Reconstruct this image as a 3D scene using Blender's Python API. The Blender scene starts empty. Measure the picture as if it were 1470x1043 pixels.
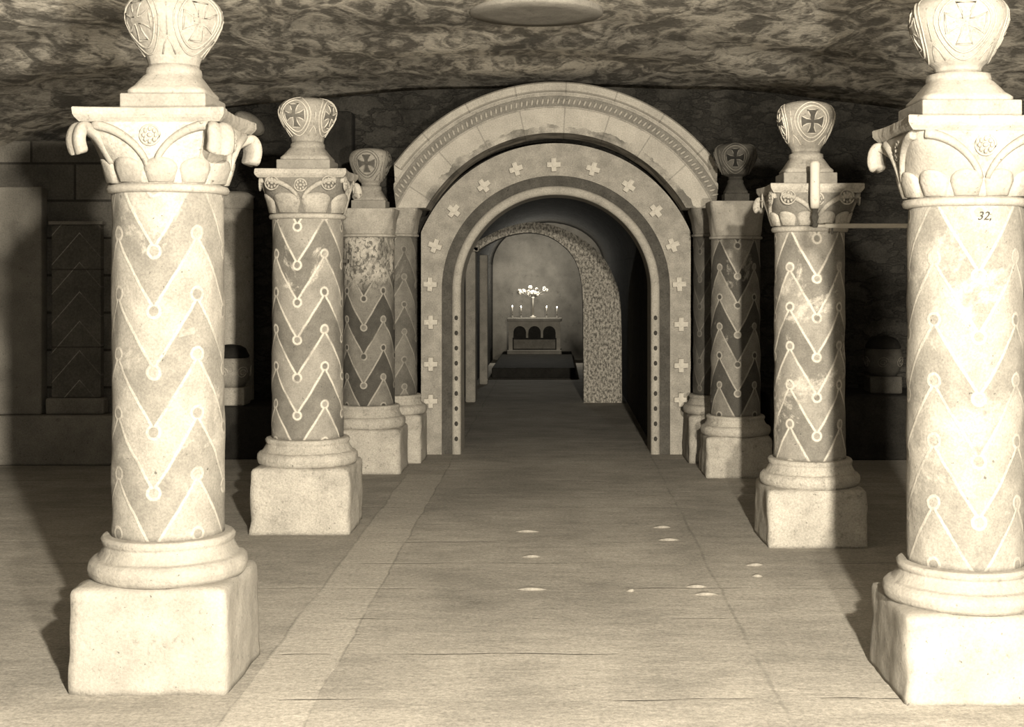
import bpy, bmesh, math, random
from mathutils import Vector, noise, Matrix
PI = math.pi
random.seed(7)
C = bpy.context.scene.collection

# ------------------------------------------------------------------ materials
class NT:
    def __init__(s, name, rough=0.9):
        s.m = bpy.data.materials.new(name); s.m.use_nodes = True
        s.t = s.m.node_tree; s.b = s.t.nodes['Principled BSDF']
        s.b.inputs['Roughness'].default_value = rough
        s.b.inputs['Specular IOR Level'].default_value = 0.15
        s.tc = s.t.nodes.new('ShaderNodeTexCoord')
    def put(s, sock, v):
        if hasattr(v, 'is_output') or hasattr(v, 'links'): s.t.links.new(v, sock)
        else: sock.default_value = v
    def math(s, op, a, b=0.0, c=None, clamp=False):
        n = s.t.nodes.new('ShaderNodeMath'); n.operation = op; n.use_clamp = clamp
        s.put(n.inputs[0], a); s.put(n.inputs[1], b)
        if c is not None: s.put(n.inputs[2], c)
        return n.outputs[0]
    def mapv(s, v, scale=(1,1,1), rot=(0,0,0), loc=(0,0,0)):
        n = s.t.nodes.new('ShaderNodeMapping'); s.put(n.inputs[0], v)
        n.inputs['Scale'].default_value = scale; n.inputs['Rotation'].default_value = rot
        n.inputs['Location'].default_value = loc
        return n.outputs[0]
    def noise(s, scale, detail=4, rough=0.55, vec=None, dist=0.0):
        n = s.t.nodes.new('ShaderNodeTexNoise')
        s.put(n.inputs['Vector'], vec if vec is not None else s.tc.outputs['Object'])
        n.inputs['Scale'].default_value = scale; n.inputs['Detail'].default_value = detail
        n.inputs['Roughness'].default_value = rough; n.inputs['Distortion'].default_value = dist
        return n.outputs[0]
    def ramp(s, f, stops):
        n = s.t.nodes.new('ShaderNodeValToRGB'); s.put(n.inputs[0], f)
        cr = n.color_ramp
        while len(cr.elements) < len(stops): cr.elements.new(0.5)
        for e, (p, c) in zip(cr.elements, stops):
            e.position = p; e.color = (c if len(c) == 4 else (*c, 1)) if isinstance(c, tuple) else (c, c, c, 1)
        return n.outputs[0]
    def mix(s, f, a, b, mode='MIX'):
        n = s.t.nodes.new('ShaderNodeMix'); n.data_type = 'RGBA'; n.blend_type = mode
        s.put(n.inputs[0], f)
        s.put(n.inputs[6], (*a, 1) if isinstance(a, tuple) else a)
        s.put(n.inputs[7], (*b, 1) if isinstance(b, tuple) else b)
        return n.outputs[2]
    def bump(s, h, strength=0.4, dist=0.02):
        n = s.t.nodes.new('ShaderNodeBump'); n.inputs['Strength'].default_value = strength
        n.inputs['Distance'].default_value = dist; s.put(n.inputs['Height'], h)
        s.t.links.new(n.outputs[0], s.b.inputs['Normal'])
    def speck(s, col, amt=0.35, scale=90):
        f = s.ramp(s.noise(scale, 2, 0.7), [(0.3, 1-amt), (0.65, 1.0)])
        return s.mix(1.0, col, f, 'MULTIPLY')
    def color(s, c): s.put(s.b.inputs['Base Color'], (*c, 1) if isinstance(c, tuple) else c)

def g(v, warm=1.0):   # a warm grey of linear value v
    v *= 0.45
    return (v, v*(1-0.075*warm), v*(1-0.19*warm))

def stone(name, lo, hi, scale=5, speck=0.3, bump=0.4, dist=0.015, bscale=18, sscale=90):
    n = NT(name)
    col = n.mix(n.ramp(n.noise(scale, 6, 0.6), [(0.32, 0.0), (0.68, 1.0)]), g(lo), g(hi))
    dirt = n.ramp(n.noise(scale*2.2, 9, 0.78), [(0.30, 0.45), (0.42, 0.95), (0.62, 1.0)])
    col = n.mix(1.0, col, dirt, 'MULTIPLY')
    pit = n.ramp(n.noise(bscale*2.6, 3, 0.6), [(0.26, 0.35), (0.33, 1.0)])
    col = n.mix(1.0, col, pit, 'MULTIPLY')
    n.color(n.speck(col, speck, sscale))
    n.bump(n.noise(bscale, 10, 0.72), bump*1.3, dist)
    return n.m

def zigzag(name, r, zoff, aoff, dark, light, line, wear=0.0, wearscale=3.0, P=0.235, amp=0.28, lw=0.0055, crackle=False):
    n = NT(name)
    sx = n.t.nodes.new('ShaderNodeSeparateXYZ'); n.t.links.new(n.tc.outputs['Object'], sx.inputs[0])
    x, y, z = sx.outputs
    M = n.math
    wob = M('MULTIPLY', M('SUBTRACT', n.noise(4.0, 3), 0.5), 0.035)
    ang = M('ARCTAN2', y, x)
    L = 2*PI*r/4
    s = M('FRACT', M('ADD', M('DIVIDE', ang, PI/2), 8.0 + aoff))
    t = M('MULTIPLY', M('ABSOLUTE', M('SUBTRACT', s, 0.5)), L)
    zz = M('ADD', M('ADD', z, zoff), wob)
    q = M('ADD', zz, M('MULTIPLY', t, amp/(L/2)))
    k = M('FLOOR', M('ADD', M('DIVIDE', q, P), 0.5))
    ql = M('SUBTRACT', q, M('MULTIPLY', k, P))
    slope = 1/math.sqrt(1+(amp/(L/2))**2)
    sdl = M('MULTIPLY', ql, slope)
    R = 0.025
    # peak knob
    zr = M('SUBTRACT', zz, M('MULTIPLY', M('FLOOR', M('ADD', M('DIVIDE', zz, P), 0.5)), P))
    a = M('SUBTRACT', zr, 0.012)
    dpk = M('SUBTRACT', M('SQRT', M('ADD', M('MULTIPLY', t, t), M('MULTIPLY', a, a))), R)
    z2 = M('ADD', zz, amp)
    zr2 = M('SUBTRACT', z2, M('MULTIPLY', M('FLOOR', M('ADD', M('DIVIDE', z2, P), 0.5)), P))
    a2 = M('ADD', zr2, 0.012); t2 = M('SUBTRACT', L/2, t)
    dvl = M('SUBTRACT', M('SQRT', M('ADD', M('MULTIPLY', t2, t2), M('MULTIPLY', a2, a2))), R)
    sd = M('MAXIMUM', M('MINIMUM', sdl, dpk), M('MULTIPLY', dvl, -1))
    band = M('ADD', k, M('GREATER_THAN', sd, 0.0))
    par = M('FLOORED_MODULO', band, 2.0)
    ln = n.ramp(M('ABSOLUTE', sd), [(lw*0.75, 1.0), (lw*1.3, 0.0)])
    col = n.mix(par, g(dark), g(light))
    mott = n.ramp(n.noise(7, 6, 0.65), [(0.3, 0.72), (0.7, 1.18)])
    col = n.mix(1.0, col, mott, 'MULTIPLY')
    fade = n.ramp(n.noise(5.5, 3), [(0.34, 0.25), (0.5, 1.0)])
    lnf = n.math('MULTIPLY', ln, fade)
    col = n.mix(lnf, col, g(line))
    if wear > 0:
        w = n.ramp(n.noise(wearscale, 6, 0.7, dist=0.4), [(0.62-wear*0.4, 0.0), (0.68-wear*0.4, 1.0)])
        col = n.mix(n.math('MULTIPLY', w, 0.8), col, g(line*0.93))
    if crackle:
        zt = n.ramp(n.math('SUBTRACT', z, 1.45), [(0.0, 0.0), (0.2, 1.0)])
        cn = n.ramp(n.noise(34, 3, 0.7, n.mapv(n.tc.outputs['Object'], (1, 1, 0.6)), 0.6), [(0.42, 0.0), (0.52, 1.0)])
        c2 = n.mix(cn, g(0.22), g(0.85))
        zt = n.math('MULTIPLY', zt, n.ramp(n.noise(5, 3), [(0.4, 0.3), (0.5, 1.0)]))
        col = n.mix(zt, col, c2)
    pit = n.ramp(n.noise(38, 4, 0.65), [(0.27, 0.35), (0.34, 1.0)])
    col = n.mix(1.0, col, pit, 'MULTIPLY')
    n.color(n.speck(col, 0.28, 110))
    n.bump(n.math('ADD', n.noise(14, 10, 0.75), n.math('MULTIPLY', ln, 0.25)), 0.45, 0.012)
    return n.m

M = {}
M['pale'] = stone('pale_limestone', 0.47, 0.62, 6, 0.2, 0.45, 0.014)
M['pale_grey'] = stone('grey_limestone', 0.6, 0.82, 6, 0.3, 0.4)
M['plinth'] = stone('rough_limestone', 0.72, 1.0, 5, 0.3, 0.7, 0.025, 14)
M['bulb'] = stone('carved_limestone', 0.46, 0.66, 7, 0.3, 0.3)
M['bulb_light'] = stone('bright_carved_limestone', 0.45, 0.6, 7, 0.2, 0.3)
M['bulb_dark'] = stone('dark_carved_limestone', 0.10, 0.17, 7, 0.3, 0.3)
M['line_dark'] = stone('dim_carved_line', 0.22, 0.3, 9, 0.2, 0.2)
M['recess_shade'] = stone('painted_recess_shade', 0.12, 0.2, 9, 0.3, 0.2)  # shade inside the carved crosses, painted as a dark colour
M['recess_shade_mid'] = stone('painted_recess_shade_mid', 0.22, 0.34, 9, 0.3, 0.2)
M['toothband'] = stone('grey_tooth_band', 0.3, 0.42, 9, 0.3, 0.2)
M['line'] = stone('carved_line', 0.9, 1.15, 9, 0.2, 0.2)
M['ground'] = stone('painted_grey_ground', 0.28, 0.4, 9, 0.3, 0.3)
M['face'] = stone('arch_plaster', 0.46, 0.74, 8, 0.35, 0.3, 0.01, 30)
M['band'] = stone('painted_dark_band', 0.12, 0.2, 9, 0.4, 0.2)
M['cross'] = stone('pale_cross', 0.82, 1.02, 9, 0.2, 0.2)
M['dot'] = stone('dark_dot', 0.07, 0.1, 9, 0.2, 0.1)
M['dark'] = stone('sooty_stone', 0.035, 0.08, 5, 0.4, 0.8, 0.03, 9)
M['slab'] = stone('slab_stone', 0.38, 0.5, 8, 0.2, 0.2)
M['white'] = stone('white_enamel', 0.8, 0.88, 4, 0.05, 0.1)
M['black'] = stone('black_stone', 0.02, 0.04, 8, 0.3, 0.4)
M['dimplaster'] = stone('dim_plaster', 0.3, 0.48, 3, 0.3, 0.3)

def rubble_mat(name, lo, hi, mort, sc=2.6):
    n = NT(name)
    v = n.t.nodes.new('ShaderNodeTexVoronoi'); v.feature = 'DISTANCE_TO_EDGE'
    vec = n.mapv(n.tc.outputs['Object'], (sc, sc, sc*2.2))
    wn = n.t.nodes.new('ShaderNodeTexNoise'); wn.inputs['Scale'].default_value = 3
    n.t.links.new(vec, wn.inputs['Vector'])
    vv = n.t.nodes.new('ShaderNodeVectorMath'); vv.operation = 'ADD'
    n.t.links.new(vec, vv.inputs[0]); n.t.links.new(wn.outputs['Color'], vv.inputs[1])
    n.t.links.new(vv.outputs[0], v.inputs['Vector'])
    v.inputs['Scale'].default_value = 1.0
    e = n.ramp(v.outputs['Distance'], [(0.02, 0.0), (0.1, 1.0)])
    base = n.mix(n.ramp(n.noise(3, 6, 0.7), [(0.35, 0.0), (0.7, 1.0)]), g(lo), g(hi))
    col = n.mix(e, g(mort), base)
    n.color(n.speck(col, 0.45, 60))
    n.bump(n.math('ADD', e, n.noise(16, 8, 0.7)), 0.8, 0.03)
    return n.m
M['rubble'] = rubble_mat('dark_rubble', 0.035, 0.13, 0.06)
M['tunnel'] = rubble_mat('tunnel_rubble', 0.04, 0.10, 0.06, 3.5)

def ashlar_mat():
    n = NT('ashlar_blocks')
    b = n.t.nodes.new('ShaderNodeTexBrick')
    vec = n.mapv(n.tc.outputs['Object'], (1, 1, 1), (PI/2, 0, 0))
    n.t.links.new(vec, b.inputs['Vector'])
    b.inputs['Scale'].default_value = 1.0; b.inputs['Brick Width'].default_value = 0.75; b.inputs['Row Height'].default_value = 0.32
    b.inputs['Mortar Size'].default_value = 0.012; b.inputs['Mortar Smooth'].default_value = 0.3
    b.inputs['Color1'].default_value = (*g(0.26), 1); b.inputs['Color2'].default_value = (*g(0.4), 1); b.inputs['Mortar'].default_value = (*g(0.12), 1)
    col = n.mix(1.0, b.outputs['Color'], n.ramp(n.noise(2.5, 6, 0.65), [(0.3, 0.55), (0.7, 1.1)]), 'MULTIPLY')
    n.color(n.speck(col, 0.35, 60))
    n.bump(n.noise(14, 8, 0.7), 0.6, 0.02)
    return n.m
M['ashlar'] = ashlar_mat()

def ceiling_mat():
    n = NT('mottled_ceiling')
    v = n.mapv(n.tc.outputs['Object'], (1.0, 0.42, 1.0), (0, 0, 0.25))
    a = n.noise(4.2, 5, 0.55, v, 1.6)
    fine = n.noise(15, 3, 0.6, n.mapv(n.tc.outputs['Object'], (1, 0.6, 1)), 1.5)
    f = n.math('ADD', n.math('MULTIPLY', a, 0.72), n.math('MULTIPLY', fine, 0.28))
    col = n.mix(n.ramp(f, [(0.43, 0.0), (0.49, 0.4), (0.505, 0.5), (0.56, 1.0)]), g(0.5), g(1.7))
    big = n.ramp(n.noise(0.9, 3), [(0.35, 0.55), (0.65, 1.1)])
    col = n.mix(1.0, col, big, 'MULTIPLY')
    n.color(n.speck(col, 0.35, 40)); n.bump(f, 0.5, 0.03)
    return n.m
M['ceiling'] = ceiling_mat()

def floor_mat():
    n = NT('worn_floor', 0.85)
    sx = n.t.nodes.new('ShaderNodeSeparateXYZ'); n.t.links.new(n.tc.outputs['Object'], sx.inputs[0])
    x, y, z = sx.outputs; m = n.math
    streak = n.math('ADD', n.math('MULTIPLY', n.noise(5.0, 9, 0.75, n.mapv(n.tc.outputs['Object'], (0.7, 1.6, 1))), 0.6), n.math('MULTIPLY', n.noise(1.7, 5, 0.6), 0.4))
    col = n.mix(n.ramp(streak, [(0.35, 0.0), (0.68, 1.0)]), g(0.55), g(0.98))
    blot = n.ramp(n.noise(0.8, 4, 0.6), [(0.35, 0.8), (0.65, 1.15)])
    col = n.mix(1.0, col, blot, 'MULTIPLY')
    wob = m('MULTIPLY', m('SUBTRACT', n.noise(1.5, 3), 0.5), 0.06)
    xw = m('ADD', x, wob)
    # pale paved strip left of the aisle
    inL = m('MULTIPLY', m('GREATER_THAN', xw, -1.2), m('LESS_THAN', xw, -0.9))
    inL = m('MULTIPLY', inL, m('LESS_THAN', y, 11.2))
    col = n.mix(m('MULTIPLY', inL, 0.35), col, g(1.2))
    for px, wd, st in ((-0.9, 0.005, 0.4), (-1.2, 0.006, 0.3), (0.84, 0.007, 0.3)):
        ln = n.ramp(m('ABSOLUTE', m('SUBTRACT', xw, px)), [(wd*0.5, 1.0), (wd*1.5, 0.0)])
        brk = n.ramp(n.noise(1.3, 5, 0.7), [(0.38, 0.0), (0.55, 1.0)])
        col = n.mix(m('MULTIPLY', m('MULTIPLY', ln, brk), st), col, g(0.08))
    # cross joints
    jw = m('ABSOLUTE', m('SUBTRACT', m('FRACT', m('DIVIDE', m('ADD', y, m('MULTIPLY', wob, 2.0)), 0.62)), 0.5))
    jn = n.ramp(jw, [(0.008, 1.0), (0.02, 0.0)])
    jn = m('MULTIPLY', jn, n.ramp(n.noise(1.6, 4), [(0.5, 0.0), (0.6, 0.55)]))
    col = n.mix(jn, col, g(0.1))
    # worn pale scratches on the right of the aisle
    sc = n.ramp(n.noise(9, 6, 0.75, n.mapv(n.tc.outputs['Object'], (1.6, 0.35, 1))), [(0.62, 0.0), (0.68, 1.0)])
    reg = n.ramp(m('ABSOLUTE', m('SUBTRACT', x, 0.82)), [(0.1, 1.0), (0.3, 0.0)])
    col = n.mix(m('MULTIPLY', m('MULTIPLY', sc, reg), 0.7), col, g(0.75))
    n.color(n.speck(n.speck(col, 0.35, 45), 0.3, 110))
    n.bump(m('ADD', streak, m('MULTIPLY', jn, -0.6)), 0.6, 0.02)
    return n.m
M['floor'] = floor_mat()

def voussoir_mat():
    n = NT('voussoir_stone')
    sx = n.t.nodes.new('ShaderNodeSeparateXYZ'); n.t.links.new(n.tc.outputs['Object'], sx.inputs[0])
    x, y, z = sx.outputs; m = n.math
    a = m('ARCTAN2', x, z)
    fr = m('ABSOLUTE', m('SUBTRACT', m('FRACT', m('ADD', m('DIVIDE', a, 0.26), 10.3)), 0.5))
    ln = n.ramp(fr, [(0.008, 1.0), (0.02, 0.0)])
    col = n.mix(n.ramp(n.noise(4, 6, 0.6), [(0.3, 0.0), (0.7, 1.0)]), g(0.6), g(0.88))
    rad = m('SQRT', m('ADD', m('MULTIPLY', x, x), m('MULTIPLY', z, z)))
    edge = n.ramp(m('ADD', rad, m('MULTIPLY', m('SUBTRACT', n.noise(9, 4), 0.5), 0.16)), [(0.0, 0.0), (0.1, 0.0)])
    inner = m('LESS_THAN', m('ADD', rad, m('MULTIPLY', m('SUBTRACT', n.noise(9, 4), 0.5), 0.14)), 1.345)
    col = n.mix(m('MULTIPLY', inner, n.ramp(n.noise(5, 4), [(0.4, 0.0), (0.6, 0.8)])), col, g(0.16))
    col = n.mix(m('MULTIPLY', ln, 0.4), col, g(0.14))
    n.color(n.speck(col, 0.3, 90)); n.bump(n.noise(18, 8, 0.65), 0.4, 0.012)
    return n.m
M['voussoir'] = voussoir_mat()

def roughcast():
    n = NT('rough_white_render')
    f = n.ramp(n.noise(30, 4, 0.8, n.mapv(n.tc.outputs['Object'], (1.3, 1, 0.8))), [(0.42, 0.0), (0.58, 1.0)])
    n.color(n.mix(f, g(0.2), g(0.95))); n.bump(n.noise(30, 6, 0.75), 0.5, 0.02)
    return n.m
M['roughcast'] = roughcast()

def emis(name, col, st):
    n = NT(name); n.color(col); n.b.inputs['Emission Color'].default_value = (*col, 1); n.b.inputs['Emission Strength'].default_value = st
    return n.m
M['flame'] = emis('candle_flame', (1, 0.9, 0.7), 14)

# ------------------------------------------------------------------ object helpers
def tag(o, label=None, cat=None, group=None, kind=None):
    if label: o['label'] = label
    if cat: o['category'] = cat
    if group: o['group'] = group
    if kind: o['kind'] = kind
    return o

def thing(name, label, cat, loc=(0,0,0), rz=0, group=None):
    o = bpy.data.objects.new(name, None); C.objects.link(o)
    o.empty_display_size = 0.1
    o.location = loc; o.rotation_euler = (0, 0, rz)
    return tag(o, label, cat, group)

def obj(name, bm, mat, parent=None, smooth=False, loc=(0,0,0), auto=None):
    bmesh.ops.recalc_face_normals(bm, faces=bm.faces)
    me = bpy.data.meshes.new(name); bm.to_mesh(me); bm.free()
    me.materials.append(mat)
    if smooth:
        for p in me.polygons: p.use_smooth = True
    o = bpy.data.objects.new(name, me); C.objects.link(o)
    o.location = loc
    if parent: o.parent = parent
    return o

def struct(name, bm, mat, smooth=False, loc=(0,0,0)):
    o = obj(name, bm, mat, None, smooth, loc); o['kind'] = 'structure'; return o

def box(bm, x0, x1, y0, y1, z0, z1):
    v = [bm.verts.new(p) for p in ((x0,y0,z0),(x1,y0,z0),(x1,y1,z0),(x0,y1,z0),(x0,y0,z1),(x1,y0,z1),(x1,y1,z1),(x0,y1,z1))]
    for f in ((0,1,2,3),(4,5,6,7),(0,1,5,4),(1,2,6,5),(2,3,7,6),(3,0,4,7)): bm.faces.new([v[i] for i in f])
    return v

def bevbox(x0, x1, y0, y1, z0, z1, b=0.01, seg=2):
    bm = bmesh.new(); box(bm, x0, x1, y0, y1, z0, z1)
    bmesh.ops.bevel(bm, geom=list(bm.edges), offset=b, segments=seg, affect='EDGES', profile=0.5)
    return bm

def rough_box(hx0, hx1, z0, z1, seed=0, amp=0.012, chips=0.0, b=0.03, n=16, taper=True):
    """a worn stone block: wide hx0 at the foot, hx1 at the top; gridded cube rounded and worn"""
    bm = bmesh.new()
    pts = {}
    def P(i, j, k):
        key = (i, j, k)
        if key in pts: return pts[key]
        u, v, w = 2*i/n-1, 2*j/n-1, k/n
        h = hx0 + (hx1-hx0)*w
        p = Vector((u*h, v*h, z0+(z1-z0)*w))
        # round the arrises
        H = z1-z0
        q = Vector((max(-h+b, min(h-b, p.x)), max(-h+b, min(h-b, p.y)), min(z1-b, p.z)))
        d = p-q
        if d.length > b: p = q + d.normalized()*b
        s = Vector((p.x+seed*3.1, p.y+seed*1.7, p.z))
        w2 = 0.0 if w == 0 else 1.0
        d = noise.noise_vector(s*5)*amp + noise.noise_vector(s*14)*amp*0.5
        c = max(0, noise.noise(s*7)-0.15)*chips*max(0, (abs(u)+abs(v)-1.3))
        p = p + Vector((d.x, d.y, d.z*w2)) - Vector((u, v, 0))*c
        if k == 0: p.z = z0
        if k == n: p.z = min(p.z, z1)
        pts[key] = bm.verts.new(p); return pts[key]
    for a in range(n):
        for c in range(n):
            for f in ((0, None), (n, None)):
                F = f[0]
                bm.faces.new((P(F,a,c), P(F,a+1,c), P(F,a+1,c+1), P(F,a,c+1)))
                bm.faces.new((P(a,F,c), P(a+1,F,c), P(a+1,F,c+1), P(a,F,c+1)))
                bm.faces.new((P(a,c,F), P(a+1,c,F), P(a+1,c+1,F), P(a,c+1,F)))
    return bm

def lathe(prof, n=64, wob=0.0, seed=0, caps=True):
    bm = bmesh.new(); rings = []
    for r, z in prof:
        ring = []
        for i in range(n):
            a = 2*PI*i/n
            rr = r + (noise.noise(Vector((math.cos(a)*3*r*4+seed, math.sin(a)*3*r*4, z*9)))*wob if wob else 0)
            ring.append(bm.verts.new((rr*math.cos(a), rr*math.sin(a), z)))
        rings.append(ring)
    for A, B in zip(rings, rings[1:]):
        for i in range(n): bm.faces.new((A[i], A[(i+1)%n], B[(i+1)%n], B[i]))
    if caps: bm.faces.new(rings[0][::-1]); bm.faces.new(rings[-1])
    return bm

def loft(prof, n=64, seed=0, wob=0.0):
    """prof: (half width, z, superellipse exponent)"""
    bm = bmesh.new(); rings = []
    for h, z, e in prof:
        ring = []
        for i in range(n):
            a = 2*PI*i/n
            r = sup(h, e, a)
            if wob: r += noise.noise(Vector((math.cos(a)*4+seed, math.sin(a)*4, z*9)))*wob
            ring.append(bm.verts.new((r*math.cos(a), r*math.sin(a), z)))
        rings.append(ring)
    for A, B in zip(rings, rings[1:]):
        for i in range(n): bm.faces.new((A[i], A[(i+1)%n], B[(i+1)%n], B[i]))
    bm.faces.new(rings[0][::-1]); bm.faces.new(rings[-1])
    return bm

def sup(h, e, a):
    c, s = abs(math.cos(a)), abs(math.sin(a))
    return h / ((c**e + s**e)**(1/e))

def interp(prof, z):
    if z <= prof[0][1]: return prof[0][0], prof[0][2]
    for (h0, z0, e0), (h1, z1, e1) in zip(prof, prof[1:]):
        if z0 <= z <= z1:
            t = (z-z0)/max(1e-6, z1-z0); return h0+(h1-h0)*t, e0+(e1-e0)*t
    return prof[-1][0], prof[-1][2]

def surf(prof, a, z, off=0.0):
    h, e = interp(prof, z); r = sup(h, e, a) + off
    return Vector((r*math.cos(a), r*math.sin(a), z))

def tube(bm, pts, r, closed=False, k=6, flat=1.0):
    pts = [Vector(p) for p in pts]; n = len(pts); rings = []
    up = Vector((0.123, 0.05, 1)).normalized()
    for i, p in enumerate(pts):
        a = pts[(i-1) % n] if (closed or i > 0) else p
        b = pts[(i+1) % n] if (closed or i < n-1) else p
        t = (b-a).normalized() if (b-a).length > 1e-9 else Vector((0,0,1))
        u = t.cross(up)
        if u.length < 0.05: u = t.cross(Vector((1, 0, 0)))
        u.normalize(); w = t.cross(u).normalized()
        rr = r[i] if isinstance(r, (list, tuple)) else r
        rings.append([bm.verts.new(p + (u*math.cos(2*PI*j/k) + w*math.sin(2*PI*j/k))*rr) for j in range(k)])
    m = n if closed else n-1
    for i in range(m):
        A, B = rings[i], rings[(i+1) % n]
        for j in range(k): bm.faces.new((A[j], A[(j+1)%k], B[(j+1)%k], B[j]))
    if not closed: bm.faces.new(rings[0][::-1]); bm.faces.new(rings[-1])

def blob(bm, c, rx, ry, rz, rot=None, seg=10, ring=7):
    m = Matrix.Translation(Vector(c)) @ (rot.to_4x4() if rot else Matrix.Identity(4)) @ Matrix.Diagonal((rx, ry, rz, 1))
    bmesh.ops.create_uvsphere(bm, u_segments=seg, v_segments=ring, radius=1, matrix=m)

def prism(pts, y0, y1, ox=0, oz=0):
    """closed x,z outline extruded from y0 to y1"""
    bm = bmesh.new()
    A = [bm.verts.new((x-ox, y0, z-oz)) for x, z in pts]; B = [bm.verts.new((x-ox, y1, z-oz)) for x, z in pts]
    n = len(pts)
    fs = [bm.faces.new(A), bm.faces.new(B[::-1])]
    for i in range(n): bm.faces.new((A[i], A[(i+1)%n], B[(i+1)%n], B[i]))
    bm.normal_update()
    bmesh.ops.triangulate(bm, faces=fs)
    return bm

# ------------------------------------------------------------------ columns
def medallion_tube(bm, prof, a0, zc, pts, r, off=0.0, closed=True, flat_r=None):
    h, _ = interp(prof, zc)
    R = flat_r or h
    P = [surf(prof, a0 + u/R, zc+v, off) for u, v in pts]
    tube(bm, P, r, closed)

def patch(bm, prof, a0, zc, pts, off, R):
    c = surf(prof, a0, zc, off)
    cv = bm.verts.new(c)
    vs = [bm.verts.new(surf(prof, a0+u/R, zc+v, off)) for u, v in pts]
    # mid ring so that the patch follows the curve
    ms = [bm.verts.new(surf(prof, a0+u*0.5/R, zc+v*0.5, off)) for u, v in pts]
    n = len(pts)
    for i in range(n):
        j = (i+1) % n
        bm.faces.new((cv, ms[i], ms[j])); bm.faces.new((ms[i], vs[i], vs[j], ms[j]))

def pattee(s):
    """outline of a cross with flaring arms"""
    out = []
    for q in range(4):
        a = q*PI/2
        loc = [(s*0.16, -s*0.16), (s*0.5, -s*0.22), (s*0.78, -s*0.36), (s*0.98, -s*0.5), (s*1.0, 0), (s*0.98, s*0.5), (s*0.78, s*0.36), (s*0.5, s*0.22)]
        for x, y in loc:
            out.append((x*math.cos(a)-y*math.sin(a), x*math.sin(a)+y*math.cos(a)))
    return out

def circ(r, n=24, ey=1.0): return [(r*math.cos(2*PI*i/n), r*ey*math.sin(2*PI*i/n)) for i in range(n)]

def finial(label, loc, rz, H, W, mat, lmat, rmat, bulb_rot, slabw=0.175, cyl=False, slabmat=None, group=None, neck=0.1):
    """a carved cushion stone standing on a stepped foot"""
    t = thing('finial', label, 'carved finial', loc, rz, group)
    slabmat = slabmat or M['slab']
    h1 = H*0.14; h2 = H*0.26
    obj('slab', bevbox(-slabw, slabw, -slabw, slabw, 0, h1, 0.006), slabmat, t)
    mo = [(slabw*0.93, h1, 7), (slabw*0.93, h1+0.016, 7), (slabw*0.86, h1+0.03, 6), (slabw*0.84, h1+0.034, 5), (slabw*0.66, h1+h2*0.62, 4), (slabw*0.62, h1+h2*0.7, 3), (slabw*0.64, h1+h2*0.76, 2.6),
          (slabw*0.63, h1+h2*0.9, 2.4), (neck, h1+h2*0.94, 2.2), (neck, h1+h2, 2.0)]
    mo = [(h, z, e) for h, z, e in mo]
    obj('foot_moulding', loft(mo, 72), mat, t, True)
    z0 = h1+h2; B = H-z0
    w = W/2
    # gently four-lobed bulb
    prof = []
    for u, f, e in ((0, neck/w, 2.0), (0.05, neck/w*1.02, 2.0), (0.12, max(0.6, neck/w), 2.1), (0.25, 0.72, 2.3), (0.4, 0.86, 2.4), (0.55, 0.96, 2.5), (0.66, 1.0, 2.5), (0.76, 0.99, 2.5), (0.85, 0.94, 2.4), (0.92, 0.85, 2.3), (0.97, 0.70, 2.2), (1.0, 0.45, 2.0)):
        prof.append((w*f, z0+B*u, e))
    # refine
    fine = []
    for k in range(49):
        z = z0 + B*k/48; h, e = interp(prof, z); fine.append((h, z, e))
    b = obj('bulb', loft(fine, 72, wob=0.003), mat, t, True); b.rotation_euler.z = bulb_rot
    for q in range(4):
        a0 = q*PI/2; zc = z0+B*0.56; s = w*0.42
        bm = bmesh.new()
        medallion_tube(bm, fine, a0, zc, pattee(s), 0.0038, 0.002, True, w)
        c = obj('cross', bm, lmat, b, True)
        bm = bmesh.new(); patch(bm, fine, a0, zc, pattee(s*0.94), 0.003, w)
        obj('cross_field', bm, rmat, b)  # patch laid on the bulb; its darker colour stands for recess shade
        bm = bmesh.new()
        medallion_tube(bm, fine, a0, zc, circ(s*1.25, 32, 1.08), 0.0045, 0.002, True, w)
        medallion_tube(bm, fine, a0, zc, circ(s*1.5, 32, 1.12), 0.0035, 0.002, True, w)
        obj('ring', bm, lmat, b, True)
        bm = bmesh.new()
        a1 = a0+PI/4
        medallion_tube(bm, fine, a1, z0+B*0.12, [(-0.04, 0.0), (-0.02, 0.035), (0, 0.06), (0.02, 0.035), (0.04, 0.0)], 0.003, 0.002, False, w)
        medallion_tube(bm, fine, a1, z0+B*0.56, [(0, -B*0.2), (0.004, 0), (0, B*0.22)], 0.003, 0.002, False, w)
        obj('leaf_line', bm, lmat, b, True)
    return t

def strap(bm, P, dn, up, wid, th):
    """flat bar along P; dn the sideways direction"""
    rings = []
    for i, p in enumerate(P):
        a = P[max(0, i-1)]; b = P[min(len(P)-1, i+1)]
        t = (b-a).normalized(); nrm = t.cross(dn).normalized()
        w = wid[i] if isinstance(wid, list) else wid; h = th[i] if isinstance(th, list) else th
        sec = [(-1, -0.55), (-0.7, -1), (0.7, -1), (1, -0.55), (1, 0.55), (0.8, 1), (0.3, 1.0), (0.12, 0.75), (-0.12, 0.75), (-0.3, 1.0), (-0.72, 1), (-1, 0.55)]
        rings.append([bm.verts.new(p+dn*(u*w)+nrm*(v*h)) for u, v in sec])
    k = len(rings[0])
    for A, B in zip(rings, rings[1:]):
        for j in range(k): bm.faces.new((A[j], A[(j+1)%k], B[(j+1)%k], B[j]))
    bm.faces.new(rings[0][::-1]); bm.faces.new(rings[-1])

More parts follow.
